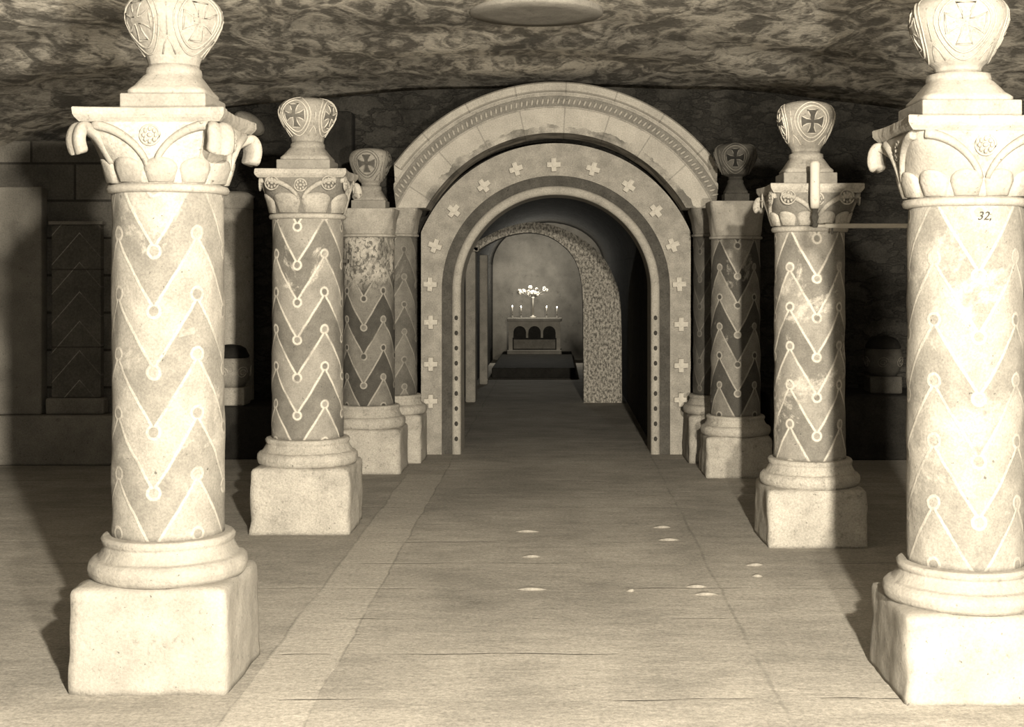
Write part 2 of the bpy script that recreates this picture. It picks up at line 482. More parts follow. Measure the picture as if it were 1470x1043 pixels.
def rosette_bm(ctr, rot, s, petals=8):
    bm = bmesh.new()
    for k in range(petals):
        t = 2*PI*k/petals
        p = ctr + rot @ Vector((0, 0.62*s*math.cos(t), 0.62*s*math.sin(t)))
        blob(bm, p, 0.2*s, 0.26*s, 0.26*s, None, 8, 5)
    blob(bm, ctr, 0.3*s, 0.24*s, 0.24*s)
    tube(bm, [ctr + rot @ Vector((0, s*math.cos(2*PI*k/20), s*math.sin(2*PI*k/20))) for k in range(20)], 0.13*s, True)
    return bm

def capital(parent, r, z0, z1, hab, seed, mat, groundmat, leafmat, nleaf=12, leafh=0.31, corner_ros=False, scroll=1.0, skip=()):
    """leafy capital: bell, ring of tongue leaves, Y bands, rosettes, corner scrolls, abacus"""
    H = z1-z0; ab = 0.055
    zt = z1-ab
    prof = []
    for k in range(33):
        u = k/32
        h = r*0.99 + (hab*0.92 - r*0.99)*((u**0.6)*0.95)
        e = 2.0 + 4.2*max(0, (u-0.3)/0.7)**1.3
        prof.append((h, z0+0.022+(zt-z0-0.022)*u, e))
    cap = obj('capital', loft(prof, 96), groundmat, parent, True)
    cap['label'] = 'carved capital with scrolled corners'
    obj('abacus', rough_abacus(hab, zt, z1, seed), mat, cap, False)
    obj('necking', lathe([(r*0.98, z0-0.012), (r*1.07, z0-0.008), (r*1.1, z0+0.006), (r*1.07, z0+0.02), (r*0.98, z0+0.024)], 64), mat, cap, True)
    n = nleaf
    for i in range(n):
        a0 = 2*PI*(i+0.5)/n
        bm = bmesh.new(); hh = H*leafh
        outl = []
        W = 2*PI*r*1.1/n*0.475
        for k in range(17):
            t = PI*k/16; outl.append((W*math.cos(t), hh*0.55+hh*0.45*math.sin(t)))
        outl = [(W*0.8, 0)] + outl + [(-W*0.8, 0)]
        base = z0+0.026
        R = r*1.1
        vs = [bm.verts.new(surf(prof, a0+u/R, base+v, 0.001)) for u, v in outl]
        m1 = [bm.verts.new(surf(prof, a0+u*0.9/R, base+v*0.96+0.002, 0.013)) for u, v in outl]
        m2 = [bm.verts.new(surf(prof, a0+u*0.6/R, base+v*0.8+0.004, 0.017)) for u, v in outl]
        c = bm.verts.new(surf(prof, a0, base+hh*0.45, 0.018))
        m = len(vs)
        for k in range(m):
            j = (k+1) % m
            bm.faces.new((vs[k], vs[j], m1[j], m1[k])); bm.faces.new((m1[k], m1[j], m2[j], m2[k])); bm.faces.new((m2[k], m2[j], c))
        obj('leaf', bm, leafmat, cap, True)
    for q in range(4):
        a0 = q*PI/2
        for s in (-1, 1):
            bm = bmesh.new(); P = []
            for k in range(14):
                t = k/13
                u = s*(0.014 + (hab*0.70)*t**1.35)
                z = z0+H*leafh*0.9 + (zt-z0-H*leafh*0.9-0.012)*(1-(1-t)**1.8)
                P.append(surf(prof, a0 + math.atan2(u, hab*0.85), z, 0.004))
            tube(bm, P, [0.012+0.008*k/13 for k in range(14)], False, 8)
            obj('scroll_band', bm, leafmat, cap, True)
        rot = Matrix.Rotation(a0, 3, 'Z')
        obj('rosette', rosette_bm(surf(prof, a0, z0+H*0.66, 0.004), rot, 0.038, 8), leafmat, cap, True)
        if corner_ros:
            for s in (-1, 1):
                a2 = a0+s*math.atan(0.66)
                obj('rosette', rosette_bm(surf(prof, a2, z0+H*0.70, 0.02), Matrix.Rotation(a0+s*0.1, 3, 'Z'), 0.042, 8), leafmat, cap, True)
        if q in skip: continue
        a1 = a0+PI/4
        d = Vector((math.cos(a1), math.sin(a1), 0)); dn = Vector((-d.y, d.x, 0)); up = Vector((0, 0, 1))
        R0 = hab*1.26
        K = [d*(r*1.12)+up*(z0+H*0.34), d*(R0*0.82)+up*(z0+H*0.62), d*(R0*0.95)+up*(zt-0.028), d*(R0*1.03)+up*(zt-0.022), d*(R0*1.07)+up*(zt-0.05), d*(R0*1.075)+up*(zt-H*0.26), d*(R0*1.04)+up*(zt-H*0.30*scroll-0.012)]
        Q = []
        for i in range(len(K)-1):
            p0 = K[max(0, i-1)]; p1 = K[i]; p2 = K[i+1]; p3 = K[min(len(K)-1, i+2)]
            for k in range(5):
                t = k/5
                Q.append(0.5*((2*p1)+(p2-p0)*t+(2*p0-5*p1+4*p2-p3)*t*t+(3*p1-3*p2+p3-p0)*t**3))
        Q.append(K[-1])
        bm = bmesh.new()
        L = len(Q)
        wid = [0.016+0.032*min(1, (k/(L*0.6)))*scroll for k in range(L)]
        wid[-1] *= 0.6; wid[-2] *= 0.9
        strap(bm, Q, dn, up, wid, [0.014+0.008*min(1, k/(L*0.6)) for k in range(L)])
        obj('corner_scroll', bm, leafmat, cap, True)
    return cap

def rough_abacus(h, z0, z1, seed):
    """slab with concave sides and chipped edges"""
    bm = bmesh.new(); n = 24; rings = []
    for z, k in ((z0, 0.93), (z0+(z1-z0)*0.3, 0.98), (z0+(z1-z0)*0.5, 1.0), (z1-0.004, 1.0), (z1, 0.985)):
        ring = []
        for s in range(4):
            for i in range(n):
                u = -1+2*i/n
                conc = 0.06*(1-u*u)
                x, y = (1-conc)*h*k, u*h*k
                a = s*PI/2
                p = Vector((x*math.cos(a)-y*math.sin(a), x*math.sin(a)+y*math.cos(a), z))
                c = abs(u)
                if c > 0.9: p *= 1; 
                q = p+Vector((seed, 0, 0))
                d = noise.noise(q*9)*0.008+noise.noise(q*25)*0.004
                p.x *= 1+d/h; p.y *= 1+d/h
                p.z = z
                ring.append(bm.verts.new(p))
        rings.append(ring)
    m = len(rings[0])
    for A, B in zip(rings, rings[1:]):
        for i in range(m): bm.faces.new((A[i], A[(i+1)%m], B[(i+1)%m], B[i]))
    bm.faces.new(rings[0][::-1]); bm.faces.new(rings[-1])
    return bm

def column(label, X, Y, r, zp, zs, zn, zc, hp, hab, shaftmat, mats, style='leafy', seed=0, rz=0, chips=0.02, group=None, hpt=None, matmould=None, amp=0.009, **kw):
    t = thing('column', label, 'column', (X, Y, 0), rz, group)
    capm, groundm, leafm, plm = mats
    obj('plinth', rough_box(hp*1.03, hpt or hp, 0, zp, seed, amp, chips), plm, t, True)
    k = r/0.225; H = zs-zp
    prof = [(0.30*k, zp-0.004), (0.312*k, zp+H*0.06), (0.318*k, zp+H*0.22), (0.314*k, zp+H*0.36), (0.300*k, zp+H*0.45), (0.282*k, zp+H*0.49), (0.272*k, zp+H*0.58),
            (0.262*k, zp+H*0.70), (0.259*k, zp+H*0.78), (0.264*k, zp+H*0.84), (0.266*k, zp+H*0.92), (0.258*k, zp+H*0.99), (0.245*k, zs), (r*0.99, zs+0.001)]
    fine = []
    for (a, b), (c, d) in zip(prof, prof[1:]):
        for q in range(3): fine.append((a+(c-a)*q/3, b+(d-b)*q/3))
    fine.append(prof[-1])
    obj('base_moulding', lathe(fine, 80, 0.006, seed*2.3), matmould or plm, t, True)
    n = 60
    sh = [(r*(1.0-0.02*(i/n)) , zs+(zn-zs)*i/n) for i in range(n+1)]
    obj('shaft', lathe(sh, 96, 0.006, seed*1.1), shaftmat, t, True)
    if style == 'leafy':
        capital(t, r*0.985, zn, zc, hab, seed, capm, groundm, leafm, **kw)
    else:
        # plain tapering block capital
        prof = [(r*0.98, zn+0.0, 2), (r*1.06, zn+0.006, 2), (r*1.06, zn+0.022, 2), (r*1.0, zn+0.028, 2), (r*1.03, zn+0.07, 2.6), (hab*0.93, zn+(zc-zn)*0.65, 6), (hab, zn+(zc-zn)*0.9, 9), (hab, zc-0.004, 9), (hab*0.99, zc, 9)]
        c = obj('capital', loft(prof, 96, seed, 0.006), capm, t, False)
        c['label'] = 'plain blocked-out capital'
    return t

S1 = zigzag('pale_zigzag_paint_front', 0.222, -0.107, -0.006, 0.38, 0.50, 0.66, 0.12, 2.6, lw=0.005)
S1r = zigzag('pale_zigzag_paint_right', 0.225, -0.014, 0.033, 0.38, 0.48, 0.62, 0.2, 2.2, lw=0.005)
S2 = zigzag('grey_zigzag_paint', 0.226, -0.078, 0.077, 0.32, 0.50, 1.05, 0.04, 3.0, lw=0.0065)
S2r = zigzag('patchy_zigzag_paint', 0.214, 0.005, -0.016, 0.36, 0.54, 1.05, 0.17, 2.4, lw=0.0065)
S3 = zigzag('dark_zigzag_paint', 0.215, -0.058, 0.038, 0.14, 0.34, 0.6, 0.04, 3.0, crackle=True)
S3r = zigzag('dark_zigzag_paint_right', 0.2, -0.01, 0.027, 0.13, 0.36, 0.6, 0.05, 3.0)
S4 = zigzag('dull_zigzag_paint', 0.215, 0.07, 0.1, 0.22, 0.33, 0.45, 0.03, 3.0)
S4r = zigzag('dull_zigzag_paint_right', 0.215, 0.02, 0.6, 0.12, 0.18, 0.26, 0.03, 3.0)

pale = (M['pale'], M['pale'], M['pale'], M['pale'])
mid = (M['pale_grey'], M['ground'], M['pale_grey'], M['plinth'])
column('nearest left column, almost white, with scrolled capital and faint zigzags', -1.562, 5.62, 0.222, 0.405, 0.567, 1.935, 2.246, 0.302, 0.29, S1, (M['pale'], M['pale_grey'], M['pale'], M['pale']), seed=1, scroll=1.2, nleaf=11)
column('second left column with bold white-outlined grey zigzags on square plinth', -1.585, 8.9, 0.226, 0.41, 0.572, 1.965, 2.262, 0.305, 0.285, S2, mid, seed=2, chips=0.05, amp=0.012, nleaf=8, leafh=0.42, corner_ros=True, scroll=0.8, skip=(2, 3))
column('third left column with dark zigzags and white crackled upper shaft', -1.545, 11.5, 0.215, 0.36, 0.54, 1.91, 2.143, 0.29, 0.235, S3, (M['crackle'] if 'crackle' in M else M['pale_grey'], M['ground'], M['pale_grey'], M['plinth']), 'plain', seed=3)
R1_ = column('nearest right column at the photo edge, white with flaking zigzag plaster', 1.612, 5.49, 0.225, 0.335, 0.48, 1.875, 2.20, 0.305, 0.295, S1r, (M['pale'], M['pale'], M['pale'], M['pale']), seed=4, chips=0.06, skip=(2, 3))
def writing(txt, h, loc, parent, mat):
    cu = bpy.data.curves.new('writing', 'FONT'); cu.body = txt; cu.size = h; cu.extrude = 0.001; cu.shear = 0.3
    tmp = bpy.data.objects.new('tmp', cu); C.objects.link(tmp)
    me = bpy.data.meshes.new_from_object(tmp.evaluated_get(bpy.context.evaluated_depsgraph_get()))
    bpy.data.objects.remove(tmp); me.materials.clear(); me.materials.append(mat); me.name = 'writing'
    o = bpy.data.objects.new('writing', me); C.objects.link(o); o.parent = parent
    o.location = loc; o.rotation_euler = (PI/2, 0, 0); o['label'] = 'small dark number written near the top of the shaft'
    return o
writing('32,', 0.045, (-0.02, -0.2245, 1.81), R1_, M['dot'])
column('second right column with patchy plaster zigzags and a lamp on its capital', 1.542, 8.47, 0.214, 0.34, 0.496, 1.87, 2.143, 0.29, 0.28, S2r, mid, seed=5, chips=0.06, corner_ros=True, scroll=0.9, skip=(2, 3))
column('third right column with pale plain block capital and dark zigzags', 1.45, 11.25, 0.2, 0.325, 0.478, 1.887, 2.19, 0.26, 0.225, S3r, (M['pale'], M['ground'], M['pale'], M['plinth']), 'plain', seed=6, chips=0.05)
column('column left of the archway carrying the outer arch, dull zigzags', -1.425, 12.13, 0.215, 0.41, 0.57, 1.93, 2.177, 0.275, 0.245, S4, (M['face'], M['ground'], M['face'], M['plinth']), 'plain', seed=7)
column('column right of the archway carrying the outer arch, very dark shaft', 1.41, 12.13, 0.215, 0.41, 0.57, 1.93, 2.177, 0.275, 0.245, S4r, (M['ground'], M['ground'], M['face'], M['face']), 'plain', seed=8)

finial('large white bulb-shaped carved stone on the nearest left column', (-1.54, 5.62, 2.246), 0.0, 0.485, 0.36, M['bulb_light'], M['pale'], M['bulb'], PI/4+0.1, 0.168)
finial('grey bulb stone with two carved crosses on the second left column', (-1.585, 8.9, 2.262), 0.0, 0.465, 0.345, M['bulb'], M['line'], M['recess_shade_mid'], -0.35, 0.168)
finial('small bulb stone with carved cross on the third left column', (-1.53, 11.5, 2.143), 0.0, 0.50, 0.33, M['bulb'], M['line_dark'], M['recess_shade'], -0.09, 0.14, neck=0.075)
finial('large white bulb-shaped carved stone on the nearest right column', (1.585, 5.49, 2.20), 0.0, 0.495, 0.375, M['bulb_light'], M['pale'], M['bulb'], -0.12, 0.19, neck=0.088)
finial('carved stone with ringed cross on the second right column, behind the lamp', (1.52, 8.47, 2.143), 0.0, 0.51, 0.335, M['bulb'], M['line'], M['recess_shade'], 0.065, 0.16, neck=0.085)
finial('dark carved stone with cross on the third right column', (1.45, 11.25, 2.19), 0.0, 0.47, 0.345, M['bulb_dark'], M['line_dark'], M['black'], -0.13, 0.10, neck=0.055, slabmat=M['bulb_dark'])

# ------------------------------------------------------------------ setting
bm = bmesh.new(); box(bm, -5.2, 5.2, -1.5, 27.2, -0.2, 0); struct('floor', bm, M['floor'])
def vz(x): return 2.3 + 1.05*math.sqrt(max(0, 1-(x/5.2)**2))
bm = bmesh.new(); n = 60; m = 40
V = [[bm.verts.new((-5.2*math.cos(PI*i/n), -1.5+(14.6)*j/m, vz(-5.2*math.cos(PI*i/n)) + 0.05*noise.noise(Vector((-5.2*math.cos(PI*i/n)*0.8, j*0.5, 0))))) for j in range(m+1)] for i in range(n+1)]
for i in range(n):
    for j in range(m): bm.faces.new((V[i][j], V[i+1][j], V[i+1][j+1], V[i][j+1]))
ce = struct('ceiling', bm, M['ceiling'], True)
sm = ce.modifiers.new('thick', 'SOLIDIFY'); sm.thickness = 0.2; sm.offset = 1

def top(x0, x1, n=24): return [(x0+(x1-x0)*i/n, vz(x0+(x1-x0)*i/n)+0.12) for i in range(n+1)]
# back wall with opening
WY = 12.95
op = [(1.0, 0)] + [(1.0*math.cos(PI*i/24), 1.47+1.0*math.sin(PI*i/24)) for i in range(25)] + [(-1.0, 0)]
pts = [(-5.2, 0)] + top(-5.15, 5.15) + [(5.2, 0)] + op
struct('wall_back', prism(pts, WY, WY+0.2), M['rubble'])
bm = bmesh.new(); box(bm, -5.4, -5.15, -1.5, 13.1, 0, 2.6); struct('wall_left', bm, M['ashlar'])
bm = bmesh.new(); box(bm, 5.15, 5.4, -1.5, 13.1, 0, 2.6); struct('wall_right', bm, M['ashlar'])
# masonry pier at the far left, with ledge
bm = bmesh.new(); box(bm, -5.1, -3.72, 11.95, 12.9, 0, 2.75); struct('wall_pier', bm, M['ashlar'])
bm = bevbox(-5.12, -3.66, 11.72, 11.945, 0, 0.42, 0.02); tag(obj('stone_ledge', bm, M['dimplaster']), 'low stone ledge along the foot of the far left masonry pier', 'ledge')
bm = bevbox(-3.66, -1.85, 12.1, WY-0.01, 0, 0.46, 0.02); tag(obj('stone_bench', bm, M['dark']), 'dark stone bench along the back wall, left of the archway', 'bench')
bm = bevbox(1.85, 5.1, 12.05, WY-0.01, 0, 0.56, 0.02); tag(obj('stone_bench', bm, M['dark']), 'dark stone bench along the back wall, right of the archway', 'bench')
bm = bevbox(-5.1, -4.36, 11.8, 11.95, 0.42, 2.35, 0.015); tag(obj('wall_pilaster', bm, M['dimplaster']), 'smooth pale pilaster at the left edge of the photo', 'pilaster')
# painted pilaster on the pier
t = thing('painted_pilaster', 'dark wall pilaster with diagonal painted lines, left of the nearest column', 'pilaster', (-4.07, 11.935, 0))
def diag_mat():
    n = NT('diagonal_line_paint'); m_ = n.math
    sx = n.t.nodes.new('ShaderNodeSeparateXYZ'); n.t.links.new(n.tc.outputs['Object'], sx.inputs[0])
    x, y, z = sx.outputs
    q = m_('SUBTRACT', z, m_('MULTIPLY', m_('SUBTRACT', 0.1, m_('ABSOLUTE', m_('SUBTRACT', x, 0.02))), 1.15))
    fr = m_('ABSOLUTE', m_('SUBTRACT', m_('FRACT', m_('DIVIDE', m_('ADD', q, 5.03), 0.25)), 0.5))
    ln = n.ramp(fr, [(0.012, 1.0), (0.03, 0.0)])
    jt = n.ramp(m_('ABSOLUTE', m_('SUBTRACT', m_('FRACT', m_('DIVIDE', z, 0.66)), 0.5)), [(0.006, 1.0), (0.012, 0.0)])
    col = n.mix(n.ramp(n.noise(5, 5), [(0.3, 0.0), (0.7, 1.0)]), g(0.16), g(0.26))
    ln = m_('MULTIPLY', ln, n.ramp(m_('ADD', x, 0.5), [(0.52, 1.0), (0.55, 0.25)]))
    col = n.mix(m_('MULTIPLY', ln, 0.8), col, g(0.7)); col = n.mix(m_('MULTIPLY', jt, 0.7), col, g(0.07))
    n.color(n.speck(col, 0.35, 60)); n.bump(n.noise(14, 6), 0.4, 0.01)
    return n.m
obj('shaft', bevbox(-0.22, 0.2, -0.09, 0, 0.56, 2.03, 0.01), diag_mat(), t)
obj('necking', bevbox(-0.24, 0.22, -0.11, 0, 2.03, 2.06, 0.006), M['dimplaster'], t)
obj('base', bevbox(-0.26, 0.24, -0.13, 0, 0.42, 0.56, 0.02), M['dimplaster'], t)

# pale round half column behind the left columns, and dim pier beside it
t = thing('engaged_column', 'smooth pale round column on the bench, seen between the first two left columns', 'column', (-2.98, 12.74, 0.46))
obj('shaft', lathe([(0.215, 0.0), (0.215, 0.02), (0.21, 0.9), (0.207, 1.74)], 64), M['pale_grey'], t, True)
obj('capital', lathe([(0.207, 1.74), (0.215, 1.75), (0.212, 1.84), (0.225, 1.86), (0.16, 1.9)], 64, 0.006), M['bulb'], t, True)
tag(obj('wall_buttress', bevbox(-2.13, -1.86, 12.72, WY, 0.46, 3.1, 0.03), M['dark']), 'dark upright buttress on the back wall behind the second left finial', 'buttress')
bm = bmesh.new(); blob(bm, (0, 0, 0), 0.16, 0.16, 0.09, Matrix.Rotation(0.6, 3, 'Y'), 16, 10)
tag(obj('corbel_stone', bm, M['bulb'], None, True, (-2.83, 12.86, 3.0)), 'pale worn corbel stone high on the back wall behind the nearest left capital', 'corbel')

# salvaged carved capitals standing on the benches
def pot(label, loc, s, mat, lmat, mat2):
    t = thing('salvaged_capital', label, 'carved stone', loc)
    obj('support_block', bevbox(-0.15*s, 0.15*s, -0.13*s, 0.13*s, 0, 0.16*s, 0.015), mat2, t)
    z = 0.16*s
    prof = [(0.12*s, z, 2.2), (0.15*s, z+0.05*s, 2.4), (0.17*s, z+0.12*s, 2.6), (0.172*s, z+0.2*s, 2.6), (0.155*s, z+0.255*s, 2.6)]
    b = obj('bowl', loft(prof, 48), mat, t, True)
    obj('lid', loft([(0.155*s, z+0.255*s, 2.6), (0.16*s, z+0.27*s, 2.6), (0.13*s, z+0.335*s, 2.4), (0.09*s, z+0.36*s, 2.2), (0.03*s, z+0.37*s, 2)], 48), M['black'], t, True)
    for q in range(6):
        bm = bmesh.new()
        medallion_tube(bm, prof, q*PI/3+0.3, z+0.13*s, [((0.055-0.045*k/26)*s*math.cos(k*0.5), (0.055-0.045*k/26)*s*math.sin(k*0.5)) for k in range(27)], 0.005, 0.003, False, 0.17*s)
        obj('scroll_relief', bm, lmat, b, True)
pot('carved round stone with dark top on the left bench, beside the pale column', (-2.87, 12.29, 0.46), 1.0, M['bulb'], M['line'], M['pale_grey'])
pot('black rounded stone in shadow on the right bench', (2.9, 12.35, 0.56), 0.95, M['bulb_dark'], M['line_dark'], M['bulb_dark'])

# ------------------------------------------------------------------ archway
AZ = 1.47; AX = 0.0
def U(r0, r1, y0, y1, cap1=None, zb=0.0, n=56):
    """U-shaped band of jambs and round arch; cap1 limits the half width outside"""
    o = []
    if cap1 and cap1 < r1:
        a = math.acos(cap1/r1)
        o = [(cap1, zb)] + [(r1*math.cos(a+(PI-2*a)*i/n), AZ+r1*math.sin(a+(PI-2*a)*i/n)) for i in range(n+1)] + [(-cap1, zb)]
    else:
        o = [(r1, zb)] + [(r1*math.cos(PI*i/n), AZ+r1*math.sin(PI*i/n)) for i in range(n+1)] + [(-r1, zb)]
    inn = [(-r0, zb)] + [(-r0*math.cos(PI*i/n), AZ+r0*math.sin(PI*i/n)) for i in range(n+1)] + [(r0, zb)]
    return prism(o+inn, y0, y1)
arch = thing('archway', 'round-headed stone archway with crosses on its face, opening to the passage', 'archway', (0, 12.45, 0))
obj('arch_face', U(1.02, 1.31, 0, 0.49, 1.205), M['face'], arch)
obj('painted_band', U(0.93, 1.02, 0.03, 0.49), M['band'], arch)
def sweep(path, sec):
    '''path: ((x,z),(nx,nz)); sec: closed (radial, y) outline'''
    bm = bmesh.new()
    R = [[bm.verts.new((p[0]+nn[0]*d, y, p[1]+nn[1]*d)) for d, y in sec] for p, nn in path]
    k = len(sec)
    for A, B in zip(R, R[1:]):
        for q in range(k): bm.faces.new((A[q], A[(q+1)%k], B[(q+1)%k], B[q]))
    bm.faces.new(R[0][::-1]); bm.faces.new(R[-1]); return bm
rp = [((0.85, 0), (1, 0)), ((0.85, 0.7), (1, 0))] + [((0.85*math.cos(PI*i/56), AZ+0.85*math.sin(PI*i/56)), (math.cos(PI*i/56), math.sin(PI*i/56))) for i in range(57)] + [((-0.85, 0.7), (-1, 0)), ((-0.85, 0), (-1, 0))]
rsec = [(0, 0.49), (0, 0.03)] + [(0.04-0.04*math.cos(PI*k/8), 0.03-0.035*math.sin(PI*k/8)) for k in range(1, 8)] + [(0.08, 0.03), (0.08, 0.49)]
rl = obj('roll_moulding', sweep(rp, rsec), M['pale_grey'], arch)
rl['label'] = 'pale roll moulding with dark painted dots'
def dotbm():
    bm = bmesh.new(); blob(bm, (0, 0, 0), 0.017, 0.006, 0.022, None, 10, 6); return bm
d0 = None
for s in (-1, 1):
    for k in range(9):
        z = 1.22-0.135*k
        if d0 is None: d0 = obj('dot', dotbm(), M['dot'], rl, True); o = d0
        else: o = d0.copy(); C.objects.link(o); o.parent = rl
        o.location = (s*0.89, -0.004, z)
def crossbm(s=0.06, d=0.055):
    w = s*0.36
    p = [(w,w),(s,w),(s,-w),(w,-w),(w,-s),(-w,-s),(-w,-w),(-s,-w),(-s,w),(-w,w),(-w,s),(w,s)]
    bm = prism(p, -d, 0.0); return bm
c0 = None
sc = 12.45/2000
for px, py in ((795,237),(741,243),(851,243),(695,267),(902,267),(652,303),(941,303),(625,353),(965,352),(618,408),(618,462),(617,522),(616,575),(971,408),(971,465),(972,524),(969,573)):
    x = (px-798)*sc; z = 1.6-(py-395)*sc
    if c0 is None: c0 = obj('cross', crossbm(), M['cross'], arch); o = c0
    else: o = c0.copy(); C.objects.link(o); o.parent = arch
    # keep on the face
    if z > AZ:
        v = Vector((x, z-AZ)); rr = min(1.24, max(1.10, v.length)); v = v.normalized()*rr; x, z = v.x, v.y+AZ
        ang = math.atan2(-v.x, v.y)
    else:
        x = math.copysign(1.115, x); ang = 0
    o.location = (x, 0, z); o.rotation_euler = (0, -ang, 0)

# outer arch on the columns
RZ = 1.534; RO = 1.72; RI = 1.285; CX = 1.387; ZB = 2.177-RZ
t = thing('outer_arch', 'wide pale segmental outer arch with a row of small teeth, above the archway', 'arch', (0, 11.93, RZ))
def endang(r):
    a = math.asin(min(1, ZB/r))
    if r > CX: a = max(a, math.acos(CX/r))
    return a
def arcs(r, n=64):
    a = endang(r); return [(r*math.cos(a+(PI-2*a)*i/n), r*math.sin(a+(PI-2*a)*i/n)) for i in range(n+1)]
body = [(CX-0.02, ZB)] + arcs(RO) + [(-CX+0.02, ZB)] + arcs(RI)[::-1]
obj('arch_body', prism(body, 0.0, 0.5), M['voussoir'], t)
def band(name, r0, r1, y0, y1, mat):
    return obj(name, prism(arcs(r1)+arcs(r0)[::-1], y0, y1), mat, t)
hp_ = []
a_ = endang(1.72)
for i in range(65):
    q_ = a_+(PI-2*a_)*i/64; hp_.append(((1.635*math.cos(q_), 1.635*math.sin(q_)), (math.cos(q_), math.sin(q_))))
obj('hood_moulding', sweep(hp_, [(0, 0), (0, -0.02), (0.012, -0.045), (0.04, -0.06), (0.07, -0.05), (0.085, -0.02), (0.085, 0)]), M['voussoir'], t)
band('dentil_ground', 1.512, 1.60, -0.004, 0.0, M['toothband'])
band('fillet', 1.60, 1.625, -0.02, 0.0, M['face'])
band('bead', 1.50, 1.512, -0.012, 0.0, M['face'])
band('inner_moulding', 1.285, 1.325, -0.02, 0.0, M['voussoir'])
d0 = None
for i in range(74):
    a = math.radians(29+122*i/73)
    if d0 is None:
        bm = bmesh.new(); blob(bm, (0, 0, 0), 0.012, 0.022, 0.03, None, 8, 6)
        d0 = obj('tooth', bm, M['pale_grey'], t, True); o = d0
    else: o = d0.copy(); C.objects.link(o); o.parent = t
    o.location = (1.556*math.cos(a), -0.004, 1.556*math.sin(a)); o.rotation_euler = (0, PI/2-a+0.25, 0)

# ------------------------------------------------------------------ passage
LX, RX = -1.2, 0.9
def vault(name, x0, x1, y0, y1, zs, rise, mat):
    cx, w = (x0+x1)/2, (x1-x0)/2; n = 24
    bm = bmesh.new(); rows = []
    for j in range(9):
        y = y0+(y1-y0)*j/8
        rows.append([bm.verts.new((cx-w*math.cos(PI*i/n), y, zs+rise*math.sin(PI*i/n))) for i in range(n+1)])
    for A, B in zip(rows, rows[1:]):
        for i in range(n): bm.faces.new((A[i], A[i+1], B[i+1], B[i]))
    o = struct(name, bm, mat, True); s = o.modifiers.new('thick', 'SOLIDIFY'); s.thickness = 0.15; s.offset = 1
    return o
vault('ceiling_passage', LX, RX, 13.15, 26.49, 1.8, 0.8, M['tunnel'])
bm = bmesh.new(); box(bm, LX-0.2, LX, 13.15, 26.5, 0, 1.85); struct('wall_passage_left', bm, M['tunnel'])
bm = bmesh.new(); box(bm, RX, RX+0.2, 13.15, 26.5, 0, 1.85); struct('wall_passage_right', bm, M['tunnel'])
bm = bmesh.new(); box(bm, LX-0.2, RX+0.2, 26.5, 26.7, 0, 2.7); struct('wall_end', bm, M['dimplaster'])

# second arch in the passage: thin on the left, broad rough pier on the right
Y2 = 17.5; k2 = Y2/2000
def w2(p): return ((p[0]-798)*k2, 1.6-(p[1]-395)*k2)
inner = [(684,361),(700,350),(725,339),(757,333.5),(785,338),(808,352),(825,372),(834,400),(837,440),(838,576)]
outer = [(676,352),(700,338),(730,325),(765,319),(800,325),(835,342),(862,365),(880,395),(891,440),(893,577)]
def spl(P, n=6):
    out = []
    for i in range(len(P)-1):
        p0 = P[max(0,i-1)]; p1 = P[i]; p2 = P[i+1]; p3 = P[min(len(P)-1,i+2)]
        for k in range(n):
            t = k/n
            out.append(tuple(0.5*((2*p1[c])+(-p0[c]+p2[c])*t+(2*p0[c]-5*p1[c]+4*p2[c]-p3[c])*t*t+(-p0[c]+3*p1[c]-3*p2[c]+p3[c])*t**3) for c in (0,1)))
    out.append(P[-1]); return out
I = [w2(p) for p in spl(inner)]; O = [w2(p) for p in spl(outer)]
I[-1] = (I[-1][0], 0); O[-1] = (O[-1][0], 0)
t = thing('inner_arch', 'crescent-shaped rough white arch inside the passage, broad right pier', 'arch', (0, Y2, 0))
obj('arch_ring', prism(O+I[::-1], 0, 0.45), M['roughcast'], t)
obj('left_pier', bevbox(-1.14, -1.01, 0.02, 0.42, 0, 1.9, 0.02), M['bulb'], t)
obj('impost', bevbox(-1.16, -0.97, 0.0, 0.44, 1.9, 1.96, 0.01), M['pale_grey'], t)
tag(obj('passage_pilaster', bevbox(-1.12, -1.0, 20.4, 20.6, 0, 1.9, 0.02), M['bulb']), 'slim pale pilaster on the left wall beyond the inner arch', 'pilaster')

# dais and altar
tag(obj('dais', bevbox(-1.0, 0.3, 21.7, 26.45, 0, 0.16, 0.02), M['dark']), 'low dark step below the altar at the end of the passage', 'step')
AY = 25.4; A0 = 0.16
t = thing('altar', 'small stone altar with three dark niches at the passage end', 'altar', (-0.39, AY, A0))
ax = 0.47
obj('mensa', bevbox(-ax-0.03, ax+0.03, -0.03, 0.5, 0.6, 0.66, 0.01), M['dimplaster'], t)
# front panel with three arched openings
def arcpts(cx, w, z0, zs, n=10): return [(cx+w, z0)]+[(cx+w*math.cos(PI*i/n), zs+w*math.sin(PI*i/n)) for i in range(n+1)]+[(cx-w, z0)]
obj('frame', (lambda: (lambda b: (box(b, -ax, -ax+0.07, 0, 0.04, 0.08, 0.6), box(b, ax-0.07, ax, 0, 0.04, 0.08, 0.6), box(b, -ax+0.07, ax-0.07, 0, 0.04, 0.54, 0.6), b)[-1])(bmesh.new()))(), M['bulb'], t)
obj('body', bevbox(-ax+0.01, ax-0.01, 0.05, 0.45, 0.08, 0.6, 0.005), M['dark'], t)
obj('foot', bevbox(-ax-0.03, ax+0.03, -0.03, 0.5, 0.0, 0.08, 0.01), M['dimplaster'], t)
P = [(-ax+0.07, 0.3)]
for c in (0.27, 0.0, -0.27)[::-1]:
    P += arcpts(c, 0.115, 0.3, 0.40)[::-1]
